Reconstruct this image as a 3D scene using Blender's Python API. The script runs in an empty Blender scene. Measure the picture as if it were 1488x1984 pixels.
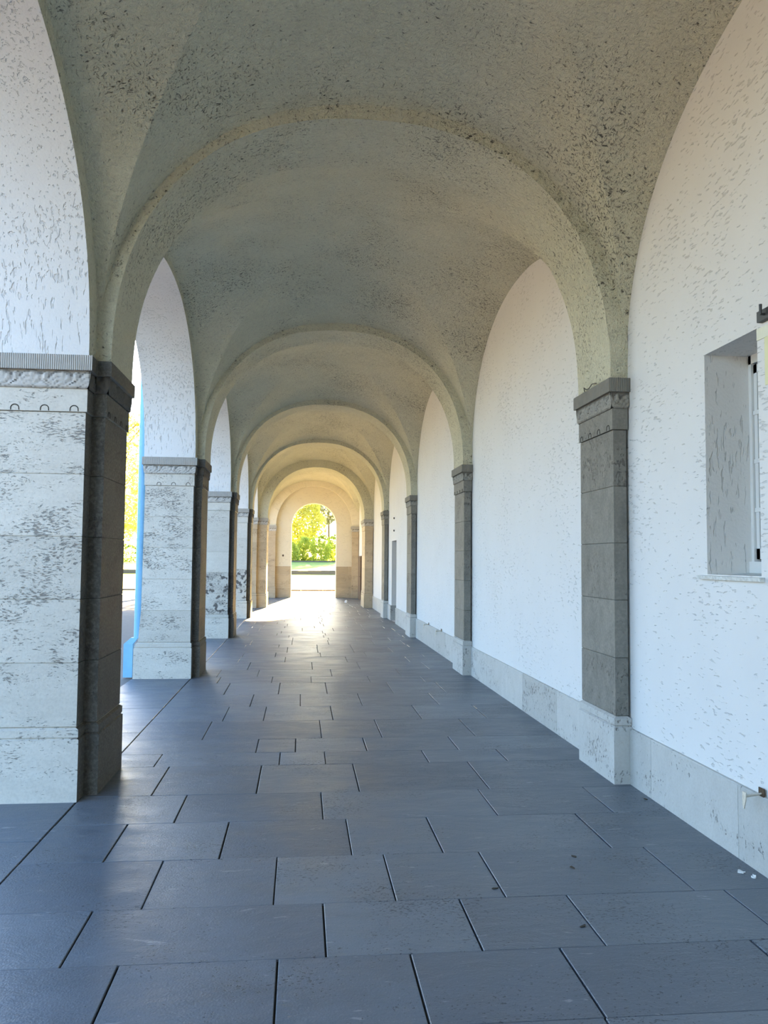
import bpy, math, random
from mathutils import Vector, Matrix, noise

random.seed(7)
SC = bpy.context.scene
C = SC.collection

# ------------------------------------------------------------------ camera
F_PX, YAW, PITCH, ROLL, EYE = 1578.7, 0.1006, 0.0589, 0.0082, 1.55
cy, sy, cp, sp = math.cos(YAW), math.sin(YAW), math.cos(PITCH), math.sin(PITCH)
fw = Vector((sy * cp, cy * cp, sp))
rt0 = Vector((cy, -sy, 0))
up0 = rt0.cross(fw)
rt = rt0 * math.cos(ROLL) + up0 * math.sin(ROLL)
up = up0 * math.cos(ROLL) - rt0 * math.sin(ROLL)
cam_data = bpy.data.cameras.new('camera')
cam_data.sensor_fit = 'HORIZONTAL'
cam_data.sensor_width = 36.0
cam_data.lens = F_PX / 1488 * 36.0
cam_data.clip_start = 0.05
cam_data.clip_end = 1000
cam = bpy.data.objects.new('camera', cam_data)
m = Matrix((rt, up, -fw)).transposed().to_4x4()
m.translation = Vector((0, 0, EYE))
cam.matrix_world = m
C.objects.link(cam)
SC.camera = cam

# ------------------------------------------------------------------ light
SUN_DIR = Vector((0.12, 1.0, 0.295)).normalized()
SUN_STRENGTH = 54.0
SKY_STRENGTH = 0.30
EXPOSURE = 1.85
world = bpy.data.worlds.new('sky')
SC.world = world
world.use_nodes = True
wn = world.node_tree.nodes
wl = world.node_tree.links
wn.clear()
wo = wn.new('ShaderNodeOutputWorld')
wb = wn.new('ShaderNodeBackground')
ws = wn.new('ShaderNodeTexSky')
ws.sky_type = 'NISHITA'
ws.sun_disc = False
ws.sun_elevation = math.asin(SUN_DIR.z)
ws.sun_rotation = math.atan2(SUN_DIR.x, SUN_DIR.y)
ws.air_density = 1.0
ws.dust_density = 1.2
ws.ozone_density = 1.0
wb.inputs['Strength'].default_value = SKY_STRENGTH
wt = wn.new('ShaderNodeMix')
wt.data_type = 'RGBA'
wt.blend_type = 'MULTIPLY'
wt.inputs[0].default_value = 1.0
wt.inputs[7].default_value = (0.86, 1.0, 1.20, 1.0)
wl.new(ws.outputs[0], wt.inputs[6])
wl.new(wt.outputs[2], wb.inputs[0])
wl.new(wb.outputs[0], wo.inputs[0])
sun_data = bpy.data.lights.new('sun', 'SUN')
sun_data.energy = SUN_STRENGTH
sun_data.color = (1.0, 0.63, 0.21)
sun_data.angle = math.radians(0.6)
sun = bpy.data.objects.new('sun', sun_data)
sun.rotation_euler = (-SUN_DIR).to_track_quat('-Z', 'Y').to_euler()
sun.location = (4, 60, 20)
C.objects.link(sun)
SC.view_settings.view_transform = 'Standard'
SC.view_settings.look = 'None'
SC.view_settings.exposure = EXPOSURE
SC.view_settings.gamma = 1.0
SC.view_settings.use_curve_mapping = False
SC.cycles.max_bounces = 12
SC.cycles.diffuse_bounces = 7
SC.cycles.use_denoising = True

# ------------------------------------------------------------------ dimensions
PITCH_L, Y0, PW = 5.3855, 5.589, 0.727          # bay length, first pilaster near face, pilaster width
XL, XR = -1.40, 2.33                            # vault edges: left arcade face, right wall face
XPL, XPR = -1.307, 2.1945                       # pilaster faces (base)
XO = -2.055                                     # outer face of the arcade wall
ZC, ZTOP = 2.868, 5.55                          # top of capitals, roof underside
YB, YEND = -5.9, 33.31                          # corridor near end, end wall
YP5a, YP5b, XP5L, XP5R = 26.37, 27.72, -1.09, 2.03

# ------------------------------------------------------------------ node helpers
def new_mat(name):
    mt = bpy.data.materials.new(name)
    mt.use_nodes = True
    nt = mt.node_tree
    nt.nodes.clear()
    out = nt.nodes.new('ShaderNodeOutputMaterial')
    bs = nt.nodes.new('ShaderNodeBsdfPrincipled')
    nt.links.new(bs.outputs[0], out.inputs[0])
    return mt, nt, bs

class N:
    """small wrapper so node graphs read like expressions"""
    def __init__(self, nt):
        self.nt = nt
    def put(self, sock, v):
        if isinstance(v, bpy.types.NodeSocket):
            self.nt.links.new(v, sock)
        else:
            sock.default_value = v
    def pos(self):
        return self.nt.nodes.new('ShaderNodeNewGeometry').outputs['Position']
    def mapv(self, v, scale=(1, 1, 1), rot=(0, 0, 0)):
        n = self.nt.nodes.new('ShaderNodeMapping')
        self.put(n.inputs['Vector'], v)
        n.inputs['Scale'].default_value = scale
        n.inputs['Rotation'].default_value = rot
        return n.outputs[0]
    def noise(self, v, scale, detail=2, rough=0.5, dist=0.0):
        n = self.nt.nodes.new('ShaderNodeTexNoise')
        self.put(n.inputs['Vector'], v)
        n.inputs['Scale'].default_value = scale
        n.inputs['Detail'].default_value = detail
        n.inputs['Roughness'].default_value = rough
        n.inputs['Distortion'].default_value = dist
        return n.outputs[0]
    def ramp(self, f, a, b, lo=0.0, hi=1.0, smooth=True):
        n = self.nt.nodes.new('ShaderNodeMapRange')
        n.interpolation_type = 'SMOOTHSTEP' if smooth else 'LINEAR'
        self.put(n.inputs[0], f)
        n.inputs[1].default_value = a
        n.inputs[2].default_value = b
        n.inputs[3].default_value = lo
        n.inputs[4].default_value = hi
        return n.outputs[0]
    def math(self, op, a, b=0.0):
        n = self.nt.nodes.new('ShaderNodeMath')
        n.operation = op
        self.put(n.inputs[0], a)
        self.put(n.inputs[1], b)
        return n.outputs[0]
    def mix(self, f, a, b, mode='MIX'):
        n = self.nt.nodes.new('ShaderNodeMix')
        n.data_type = 'RGBA'
        n.blend_type = mode
        self.put(n.inputs[0], f)
        for s, v in ((n.inputs[6], a), (n.inputs[7], b)):
            if isinstance(v, tuple) and len(v) == 3:
                v = v + (1,)
            self.put(s, v)
        return n.outputs[2]
    def bump(self, h, dist, strength=1.0, normal=None):
        n = self.nt.nodes.new('ShaderNodeBump')
        n.inputs['Strength'].default_value = strength
        n.inputs['Distance'].default_value = dist
        self.put(n.inputs['Height'], h)
        if normal is not None:
            self.put(n.inputs['Normal'], normal)
        return n.outputs[0]
    def addv(self, a, b, k):
        s = self.nt.nodes.new('ShaderNodeVectorMath')
        s.operation = 'SCALE'
        self.put(s.inputs[0], b)
        s.inputs['Scale'].default_value = k
        n = self.nt.nodes.new('ShaderNodeVectorMath')
        n.operation = 'ADD'
        self.put(n.inputs[0], a)
        self.put(n.inputs[1], s.outputs[0])
        return n.outputs[0]
    def noisec(self, v, scale):
        n = self.nt.nodes.new('ShaderNodeTexNoise')
        self.put(n.inputs['Vector'], v)
        n.inputs['Scale'].default_value = scale
        return n.outputs[1]
    def sep(self, v):
        n = self.nt.nodes.new('ShaderNodeSeparateXYZ')
        self.put(n.inputs[0], v)
        return n.outputs
    def attr(self, name):
        n = self.nt.nodes.new('ShaderNodeAttribute')
        n.attribute_name = name
        return n.outputs['Fac']

def plain(name, col, rough=0.6, metal=0.0, spec=0.5, var=0.15, scale=12):
    mt, nt, b = new_mat(name)
    g = N(nt)
    f = g.noise(g.pos(), scale, 4, 0.6)
    dark = tuple(c * (1 - var) for c in col)
    light = tuple(min(1, c * (1 + var)) for c in col)
    g.put(b.inputs['Base Color'], g.mix(f, dark, light))
    b.inputs['Roughness'].default_value = rough
    b.inputs['Metallic'].default_value = metal
    b.inputs['Specular IOR Level'].default_value = spec
    g.put(b.inputs['Normal'], g.bump(f, 0.003, 0.4))
    return mt

# ---- rough vault plaster: thrown render with short dark flecks
def mat_vault():
    mt, nt, b = new_mat('vault_plaster')
    g = N(nt)
    p = g.pos()
    w = g.addv(p, g.noisec(p, 9.0), 0.07)
    f1 = g.noise(g.mapv(w, (1.0, 2.3, 1.5), (0.4, 0.7, 0.5)), 24, 2.5, 0.62)
    f2 = g.noise(g.mapv(w, (2.3, 0.9, 1.5), (0.9, 0.2, 1.1)), 38, 2.0, 0.6)
    dens = g.ramp(g.noise(p, 1.1, 3, 0.6), 0.34, 0.70, -0.055, 0.055)
    k1 = g.ramp(g.math('ADD', f1, dens), 0.635, 0.76)
    k2 = g.ramp(g.math('ADD', f2, dens), 0.60, 0.74)
    fl = g.math('MAXIMUM', k1, g.math('MULTIPLY', k2, 0.60))
    soft = g.ramp(f1, 0.45, 0.72)
    tone = g.noise(p, 2.3, 4, 0.6)
    base = g.mix(tone, (0.58, 0.565, 0.43), (0.72, 0.70, 0.545))
    base = g.mix(g.math('MULTIPLY', soft, 0.35), base, (0.42, 0.39, 0.33))
    col = g.mix(g.math('MULTIPLY', fl, 0.86), base, (0.06, 0.055, 0.05))
    g.put(b.inputs['Base Color'], col)
    b.inputs['Roughness'].default_value = 0.95
    b.inputs['Specular IOR Level'].default_value = 0.15
    h = g.math('SUBTRACT', g.math('MULTIPLY', g.noise(w, 46, 3, 0.65), 1.0), g.math('MULTIPLY', fl, 0.6))
    g.put(b.inputs['Normal'], g.bump(h, 0.032, 0.9))
    return mt

# ---- smooth white render with fine scratched strokes along one direction
def mat_white(name, stretch, rot, amount, bumpd, base_a=(0.67, 0.665, 0.65), base_b=(0.74, 0.735, 0.72), scale=26, thr=0.605):
    mt, nt, b = new_mat(name)
    g = N(nt)
    p = g.pos()
    w = g.addv(p, g.noisec(p, 8.0), 0.03)
    q = g.mapv(w, stretch, rot)
    f1 = g.noise(q, scale, 2.0, 0.6)
    dens = g.ramp(g.noise(p, 1.6, 3, 0.6), 0.35, 0.7, -0.05, 0.04)
    k = g.ramp(g.math('ADD', f1, dens), thr, thr + 0.09)
    base = g.mix(g.noise(p, 1.7, 4, 0.6), base_a, base_b)
    col = g.mix(g.math('MULTIPLY', k, amount), base, (0.20, 0.20, 0.19))
    g.put(b.inputs['Base Color'], col)
    b.inputs['Roughness'].default_value = 0.9
    b.inputs['Specular IOR Level'].default_value = 0.2
    h = g.math('SUBTRACT', g.math('MULTIPLY', g.noise(p, 60, 2, 0.5), 0.15), k)
    g.put(b.inputs['Normal'], g.bump(h, bumpd, 0.6))
    return mt

# ---- travertine; 'tone' per block, 'pits' per block
def mat_trav(name, ca, cb, layered=True):
    mt, nt, b = new_mat(name)
    g = N(nt)
    p = g.pos()
    tone = g.attr('tone')
    pits = g.attr('pits')
    w = g.addv(p, g.noisec(p, 4.0), 0.12)
    lay = g.mapv(w, (1, 1, 3.4) if layered else (1.6, 1.6, 1.0))
    pz = g.noise(lay, 30, 3, 0.68)
    reg = g.ramp(g.noise(g.mapv(p, (1, 1, 2.2)), 2.6, 3, 0.6), 0.36, 0.66, -0.09, 0.075)
    amt = g.math('ADD', g.math('ADD', pz, reg), g.math('MULTIPLY', g.math('SUBTRACT', pits, 0.5), 0.13))
    k = g.math('MULTIPLY', g.ramp(amt, 0.585, 0.72), 0.78)
    big = g.noise(g.addv(p, g.noisec(p, 9.0), 0.10), 11, 2, 0.5)
    kb = g.math('MULTIPLY', g.ramp(big, 0.545, 0.60), g.ramp(pits, 0.93, 1.0))
    k = g.math('MAXIMUM', k, kb)
    fine = g.noise(p, 55, 3, 0.6)
    veins = g.noise(lay, 5, 5, 0.65)
    col = g.mix(veins, ca, cb)
    col = g.mix(g.math('MULTIPLY', g.ramp(fine, 0.4, 0.7), 0.22), col, (0.40, 0.37, 0.32))
    tn = g.mix(tone, (0.74, 0.74, 0.73), (1.0, 1.0, 1.0))
    col = g.mix(1.0, col, tn, 'MULTIPLY')
    col = g.mix(g.math('MULTIPLY', k, 0.88), col, (0.07, 0.06, 0.055))
    g.put(b.inputs['Base Color'], col)
    b.inputs['Roughness'].default_value = 0.75
    b.inputs['Specular IOR Level'].default_value = 0.3
    h = g.math('SUBTRACT', g.math('MULTIPLY', fine, 0.25), k)
    g.put(b.inputs['Normal'], g.bump(h, 0.012, 0.6))
    return mt

def mat_abacus(name='combed_travertine', ca=(0.36, 0.345, 0.31), cb=(0.52, 0.50, 0.46)):
    mt, nt, b = new_mat(name)
    g = N(nt)
    p = g.pos()
    s = g.sep(p)
    d = g.math('ADD', s[0], s[1])
    wv = g.math('SINE', g.math('ADD', g.math('MULTIPLY', d, 470.0), g.math('MULTIPLY', g.noise(p, 9, 2), 5.0)))
    col = g.mix(g.noise(p, 14, 4, 0.6), ca, cb)
    col = g.mix(g.ramp(wv, -1.0, -0.4, 0.45, 0.0), col, (0.16, 0.15, 0.13))
    g.put(b.inputs['Base Color'], col)
    b.inputs['Roughness'].default_value = 0.85
    g.put(b.inputs['Normal'], g.bump(wv, 0.004, 0.7))
    return mt

def mat_carved(name, ca, cb):
    mt, nt, b = new_mat(name)
    g = N(nt)
    p = g.pos()
    dirt = g.attr('tone')
    col = g.mix(g.noise(p, 18, 4, 0.6), ca, cb)
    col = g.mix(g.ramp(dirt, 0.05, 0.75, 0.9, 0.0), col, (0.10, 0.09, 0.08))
    g.put(b.inputs['Base Color'], col)
    b.inputs['Roughness'].default_value = 0.85
    g.put(b.inputs['Normal'], g.bump(g.noise(p, 70, 3, 0.6), 0.004, 0.5))
    return mt

def mat_floor():
    mt, nt, b = new_mat('paving_stone')
    g = N(nt)
    p = g.pos()
    tone = g.attr('tone')
    w = g.addv(p, g.noisec(p, 3.0), 0.15)
    pits_n = g.noise(g.mapv(w, (1, 1.6, 1)), 62, 2.5, 0.65)
    reg = g.ramp(g.noise(p, 1.5, 3, 0.6), 0.36, 0.68, -0.07, 0.055)
    k = g.ramp(g.math('ADD', g.math('ADD', pits_n, reg), g.math('MULTIPLY', g.math('SUBTRACT', tone, 0.5), 0.04)), 0.60, 0.68)
    cloud = g.noise(g.mapv(w, (1, 2.4, 1)), 2.6, 5, 0.65)
    scuff = g.math('MAXIMUM', g.ramp(g.noise(g.mapv(w, (0.8, 3.4, 1)), 6.5, 4, 0.65), 0.645, 0.73), g.math('MULTIPLY', g.ramp(g.noise(p, 75, 3, 0.7), 0.6, 0.72), 0.6))
    col = g.mix(cloud, (0.088, 0.108, 0.132), (0.172, 0.198, 0.226))
    tn = g.mix(tone, (0.70, 0.71, 0.74), (1.22, 1.20, 1.16))
    col = g.mix(1.0, col, tn, 'MULTIPLY')
    col = g.mix(g.math('MULTIPLY', scuff, 0.45), col, (0.42, 0.42, 0.42))
    col = g.mix(g.math('MULTIPLY', k, 0.85), col, (0.03, 0.035, 0.042))
    g.put(b.inputs['Base Color'], col)
    g.put(b.inputs['Roughness'], g.ramp(cloud, 0.3, 0.7, 0.36, 0.52))
    b.inputs['Specular IOR Level'].default_value = 0.5
    und = g.noise(g.mapv(w, (1.2, 3.2, 1)), 7, 3, 0.6)
    h = g.math('SUBTRACT', g.math('ADD', g.math('MULTIPLY', und, 0.9), g.math('MULTIPLY', g.noise(p, 110, 2), 0.30)), g.math('MULTIPLY', k, 0.6))
    g.put(b.inputs['Normal'], g.bump(h, 0.009, 0.55))
    return mt

def mat_leaf(name, ca, cb, trans=0.55):
    mt, nt, b = new_mat(name)
    g = N(nt)
    col = g.mix(g.noise(g.pos(), 3.0, 3, 0.7), ca, cb)
    g.put(b.inputs['Base Color'], col)
    b.inputs['Roughness'].default_value = 0.6
    tr = nt.nodes.new('ShaderNodeBsdfTranslucent')
    g.put(tr.inputs[0], col)
    mx = nt.nodes.new('ShaderNodeMixShader')
    mx.inputs[0].default_value = trans
    nt.links.new(b.outputs[0], mx.inputs[1])
    nt.links.new(tr.outputs[0], mx.inputs[2])
    out = [n for n in nt.nodes if n.type == 'OUTPUT_MATERIAL'][0]
    nt.links.new(mx.outputs[0], out.inputs[0])
    return mt

def mat_ground(name, ca, cb, scale, bump=0.02):
    mt, nt, b = new_mat(name)
    g = N(nt)
    p = g.pos()
    f = g.noise(p, scale, 6, 0.7)
    g.put(b.inputs['Base Color'], g.mix(f, ca, cb))
    b.inputs['Roughness'].default_value = 0.95
    b.inputs['Specular IOR Level'].default_value = 0.1
    g.put(b.inputs['Normal'], g.bump(f, bump, 0.6))
    return mt

M = {}
M['vault'] = mat_vault()
M['wall'] = mat_white('white_wall_render', (1.0, 0.42, 1.7), (0.42, 0, 0), 0.20, 0.010, scale=32, thr=0.60)
M['soffit'] = mat_white('white_arch_render', (1.7, 1.7, 0.26), (0, 0, 0), 0.15, 0.022, scale=30, thr=0.575)
M['end'] = mat_white('end_wall_render', (0.5, 1.0, 2.2), (0, 0, 0), 0.22, 0.006, (0.64, 0.585, 0.46), (0.71, 0.655, 0.53))
M['trav'] = mat_trav('travertine', (0.58, 0.54, 0.465), (0.76, 0.72, 0.64))
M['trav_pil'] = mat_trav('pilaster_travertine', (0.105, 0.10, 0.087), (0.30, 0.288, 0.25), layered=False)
M['trav_dark'] = mat_trav('dark_travertine', (0.075, 0.070, 0.058), (0.135, 0.128, 0.108), layered=False)  # darker stone for the passage-side faces of the left piers
M['trav_end'] = mat_trav('warm_travertine', (0.40, 0.315, 0.205), (0.58, 0.47, 0.325))
M['skirt'] = mat_trav('skirting_stone', (0.46, 0.455, 0.43), (0.62, 0.615, 0.585), layered=False)
M['abacus'] = mat_abacus()
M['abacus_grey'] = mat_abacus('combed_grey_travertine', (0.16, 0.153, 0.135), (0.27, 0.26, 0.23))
M['carved'] = mat_carved('carved_travertine', (0.42, 0.40, 0.36), (0.62, 0.59, 0.54))
M['carved_dark'] = mat_carved('carved_dark_travertine', (0.075, 0.070, 0.06), (0.13, 0.122, 0.105))  # darker carving on the same passage-side faces
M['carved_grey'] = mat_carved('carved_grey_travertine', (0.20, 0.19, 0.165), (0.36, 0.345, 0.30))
M['joint'] = plain('dark_joint', (0.055, 0.05, 0.042), 0.95, spec=0.1)
M['floor'] = mat_floor()
M['paint'] = plain('white_window_paint', (0.74, 0.75, 0.74), 0.45, var=0.05)
M['peel'] = plain('peeling_sill_paint', (0.60, 0.62, 0.60), 0.6, var=0.55, scale=40)
M['blue'] = plain('light_blue_paint', (0.20, 0.46, 0.72), 0.5, var=0.12, scale=20)
M['rust'] = plain('rusty_iron', (0.10, 0.07, 0.045), 0.7, metal=0.6, var=0.5, scale=60)
M['galv'] = plain('worn_pale_metal', (0.60, 0.56, 0.48), 0.5, metal=0.4, var=0.4, scale=70)
M['dark'] = plain('dark_metal_and_backing', (0.05, 0.052, 0.055), 0.5, metal=0.3)
M['brown'] = plain('brown_wood', (0.085, 0.045, 0.025), 0.6, var=0.3, scale=25)
M['cream'] = plain('cream_paper', (0.70, 0.69, 0.42), 0.7, var=0.08)
M['tape'] = plain('clear_tape', (0.72, 0.71, 0.55), 0.25, var=0.1)
M['paper'] = plain('white_litter', (0.80, 0.80, 0.78), 0.8, var=0.1)
M['leafdry'] = plain('dry_leaf', (0.055, 0.045, 0.03), 0.9, var=0.4)
M['roof'] = plain('roof_felt', (0.12, 0.11, 0.10), 0.9)
M['outer'] = plain('outer_render', (0.72, 0.70, 0.65), 0.9, var=0.08)
M['pave'] = mat_ground('outdoor_paving', (0.15, 0.145, 0.135), (0.23, 0.225, 0.21), 9)
M['grass'] = mat_ground('lawn_grass', (0.17, 0.24, 0.05), (0.34, 0.42, 0.11), 2.5, 0.08)
M['kerbs'] = plain('grey_kerb_stone', (0.09, 0.088, 0.08), 0.9)
M['bark'] = plain('bark', (0.12, 0.09, 0.06), 0.95, var=0.4, scale=8)
M['leafy'] = mat_leaf('spring_leaves', (0.46, 0.47, 0.10), (0.74, 0.72, 0.24))
M['leafb'] = mat_leaf('bush_leaves', (0.34, 0.44, 0.06), (0.66, 0.70, 0.16))
M['leafd'] = mat_leaf('conifer_needles', (0.17, 0.19, 0.15), (0.30, 0.32, 0.26), 0.5)
M['hedge'] = mat_leaf('hedge_leaves', (0.04, 0.10, 0.02), (0.10, 0.20, 0.04), 0.3)
mt, nt, b = new_mat('window_glass')
b.inputs['Base Color'].default_value = (0.8, 0.85, 0.85, 1)
b.inputs['Roughness'].default_value = 0.03
b.inputs['Transmission Weight'].default_value = 0.9
b.inputs['IOR'].default_value = 1.45
b.inputs['Specular IOR Level'].default_value = 0.15
g_ = N(nt)
g_.put(b.inputs['Normal'], g_.bump(g_.noise(g_.pos(), 4, 2), 0.002, 0.2))
M['glass'] = mt

# ------------------------------------------------------------------ mesh helpers
class MB:
    def __init__(self):
        self.v, self.f, self.m, self.t, self.p = [], [], [], [], []
    def face(self, pts, mi=0, tone=0.6, pits=0.4):
        i = len(self.v)
        self.v += [tuple(q) for q in pts]
        self.f.append(tuple(range(i, i + len(pts))))
        self.m.append(mi); self.t.append(tone); self.p.append(pits)
    def verts(self, pts):
        i = len(self.v)
        self.v += [tuple(q) for q in pts]
        return i
    def poly(self, idx, mi=0, tone=0.6, pits=0.4):
        self.f.append(tuple(idx))
        self.m.append(mi); self.t.append(tone); self.p.append(pits)
    def box(self, a, b, mi=0, tone=0.6, pits=0.4):
        x0, y0, z0 = a; x1, y1, z1 = b
        i = self.verts([(x0, y0, z0), (x1, y0, z0), (x1, y1, z0), (x0, y1, z0), (x0, y0, z1), (x1, y0, z1), (x1, y1, z1), (x0, y1, z1)])
        for q in ((0, 3, 2, 1), (4, 5, 6, 7), (0, 1, 5, 4), (1, 2, 6, 5), (2, 3, 7, 6), (3, 0, 4, 7)):
            self.poly([i + k for k in q], mi, tone, pits)
    def loft(self, rings, mi=0, tone=0.6, pits=0.4, cap=True):
        """rings: list of equal-length closed loops (ccw seen from +z when rising)"""
        n = len(rings[0])
        ids = [self.verts(r) for r in rings]
        for a, b in zip(ids, ids[1:]):
            for k in range(n):
                self.poly([a + k, a + (k + 1) % n, b + (k + 1) % n, b + k], mi, tone, pits)
        if cap:
            self.poly([ids[0] + k for k in reversed(range(n))], mi, tone, pits)
            self.poly([ids[-1] + k for k in range(n)], mi, tone, pits)
    def tube(self, pts, r, seg=10, mi=0, tone=0.6):
        pts = [Vector(q) for q in pts]
        rr = r if isinstance(r, (list, tuple)) else [r] * len(pts)
        rings = []
        for i, q in enumerate(pts):
            d = (pts[min(i + 1, len(pts) - 1)] - pts[max(i - 1, 0)]).normalized()
            a = d.orthogonal().normalized() if i == 0 else (a - d * a.dot(d)).normalized()
            bb = d.cross(a)
            rings.append([q + (a * math.cos(2 * math.pi * k / seg) + bb * math.sin(2 * math.pi * k / seg)) * rr[i] for k in range(seg)])
        self.loft(rings, mi, tone)
    def build(self, name, mats, parent=None, smooth=False, origin=None):
        me = bpy.data.meshes.new(name)
        vs = self.v
        if origin is not None:
            vs = [(x - origin[0], y - origin[1], z - origin[2]) for x, y, z in vs]
        me.from_pydata(vs, [], self.f)
        for mm in (mats if isinstance(mats, (list, tuple)) else [mats]):
            me.materials.append(mm)
        me.polygons.foreach_set('material_index', self.m)
        for nm, arr in (('tone', self.t), ('pits', self.p)):
            at = me.attributes.new(nm, 'FLOAT', 'FACE')
            at.data.foreach_set('value', arr)
        if smooth:
            me.polygons.foreach_set('use_smooth', [True] * len(self.f))
        me.update()
        o = bpy.data.objects.new(name, me)
        C.objects.link(o)
        if origin is not None:
            o.location = origin
        if parent is not None:
            o.parent = parent
        return o

def structure(o):
    o['kind'] = 'structure'
    return o

def tag(o, label, cat, group=None, kind=None):
    o['label'] = label
    o['category'] = cat
    if group:
        o['group'] = group
    if kind:
        o['kind'] = kind
    return o

def thing(name, loc, label, cat, group=None):
    o = bpy.data.objects.new(name, None)
    o.empty_display_size = 0.1
    o.location = loc
    C.objects.link(o)
    return tag(o, label, cat, group)

def copy_tree(o, parent=None):
    c = o.copy()
    C.objects.link(c)
    c.parent = parent
    for ch in list(o.children):
        copy_tree(ch, c)
    return c

def E(u, n):
    u = min(1.0, abs(u))
    return (1 - u ** n) ** (1 / n)

# ------------------------------------------------------------------ floor: one paved surface of individual slabs
GAPX, GAPY = 0.0045, 0.0016
rowsY = [2.27, 2.78, 3.285, 3.785, 4.375, 4.977, 5.55, 6.30, 6.70, 7.20, 8.00, 8.765, 9.55, 10.42, 10.96]
joints = {2.27: [-1.02, -0.3, .4, 1.05, 1.75], 2.78: [-0.67, -0.07, .45, 1.054, 1.863], 3.285: [-.888, .118, .744, 1.25, 2.02], 3.785: [-.682, -.103, .452, .963, 1.877],
          4.375: [-.985, -.401, .288, .773, 1.701], 4.977: [-.722, .153, 1.217, 1.95], 5.55: [-.955, -.274, .412, 1.3],
          6.30: [-1.072, -.144, .208, 1.0, 1.62], 6.70: [-.341, -.026, .556, 1.31], 7.20: [-.823, .198, .729, 1.56],
          8.00: [-.726, -.341, .329, 1.2, 1.85], 8.765: [-.516, .012, .673, 1.5], 9.55: [-.859, -.24, .323, 1.1, 1.72], 10.42: [-1.026, -.349, .15, .9, 1.6]}
y = 2.27
while y > YB:
    y -= random.uniform(.45, .65)
    rowsY.insert(0, y)
y = rowsY[-1]
while y < YEND + 1.2:
    y += random.uniform(.42, .85)
    rowsY.append(y)
fb = MB()
def slab(x0, x1, y0, y1, tone, z=0.0):
    dz = [random.uniform(-.0012, .0012) for _ in range(4)]
    t = [(x0, y0), (x1, y0), (x1, y1), (x0, y1)]
    fb.loft([[(a, b_, -.03) for a, b_ in t], [(a, b_, z + d - .0025) for (a, b_), d in zip(t, dz)],
             [(a + (.0025 if i in (0, 3) else -.0025), b_ + (.0015 if i < 2 else -.0015), z + d) for i, ((a, b_), d) in enumerate(zip(t, dz))]], 0, tone)
for ya, yb in zip(rowsY, rowsY[1:]):
    if ya in joints:
        xs = list(joints[ya])
    else:
        xs = []
        x = XL - .2 + random.uniform(.35, .9)
        while x < 2.2:
            if x > -1.15 and x < 2.1:
                xs.append(x)
            x += random.uniform(.5, 1.05)
    xs = [-1.40] + xs + [2.36]
    for a, b_ in zip(xs, xs[1:]):
        ga = GAPX * random.uniform(.7, 1.3)
        tn = min(1, max(0, random.gauss(.5, .22)))
        if abs(ya - 6.30) < .01 and abs(a + .144) < .01:
            tn = 1.0
        slab(a + ga, b_ - ga, ya + GAPY, yb - GAPY, tn)
# outer border strip of slabs between and outside the piers
y = YB
while y < YEND:
    L = random.uniform(.75, 1.5)
    for a, b_ in ((-2.15, -1.40),):
        slab(a + .004, b_ - .006, y + .003, min(y + L, YEND) - .003, random.gauss(.62, .15))
    y += L
fb.box((-2.16, YB, -.06), (2.36, rowsY[-1], -.012), 1)
structure(fb.build('floor', [M['floor'], M['joint']]))

# ------------------------------------------------------------------ right wall (with window and door recesses)
WIN = (3.94, 4.495, 1.483, 2.762)
DOOR = (19.93, 20.96, 0.0, 2.04)
def wall_right():
    mb = MB()
    ys = sorted({YB, WIN[0], WIN[1], DOOR[0], DOOR[1], YEND + .6})
    zs = sorted({0, WIN[2], WIN[3], DOOR[3], ZTOP})
    for ya, yb in zip(ys, ys[1:]):
        for za, zb in zip(zs, zs[1:]):
            ym, zm = (ya + yb) / 2, (za + zb) / 2
            if any(q[0] < ym < q[1] and q[2] < zm < q[3] for q in (WIN, DOOR)):
                continue
            mb.face([(XR, ya, za), (XR, ya, zb), (XR, yb, zb), (XR, yb, za)])
    for q, dep, mi in ((WIN, .95, 1), (DOOR, .40, 0)):
        a, b_, c, d = q
        X1 = XR + dep
        mb.face([(XR, a, c), (XR, a, d), (X1, a, d), (X1, a, c)], mi)
        mb.face([(XR, b_, c), (X1, b_, c), (X1, b_, d), (XR, b_, d)], mi)
        mb.face([(XR, a, d), (XR, b_, d), (X1, b_, d), (X1, a, d)], mi)
        mb.face([(XR, a, c), (X1, a, c), (X1, b_, c), (XR, b_, c)], mi)
        mb.face([(X1, a, c), (X1, a, d), (X1, b_, d), (X1, b_, c)], 2)  # recess backs coloured dark, standing in for the unlit space behind
    X2 = XR + 1.1
    mb.face([(X2, YB, 0), (X2, YEND + .6, 0), (X2, YEND + .6, ZTOP), (X2, YB, ZTOP)], 0)
    mb.face([(XR, YB, 0), (X2, YB, 0), (X2, YB, ZTOP), (XR, YB, ZTOP)], 0)
    mb.face([(XR, YEND + .6, 0), (XR, YEND + .6, ZTOP), (X2, YEND + .6, ZTOP), (X2, YEND + .6, 0)], 0)
    return structure(mb.build('wall_right', [M['wall'], M['soffit'], M['dark']]))
wall_right()

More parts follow.
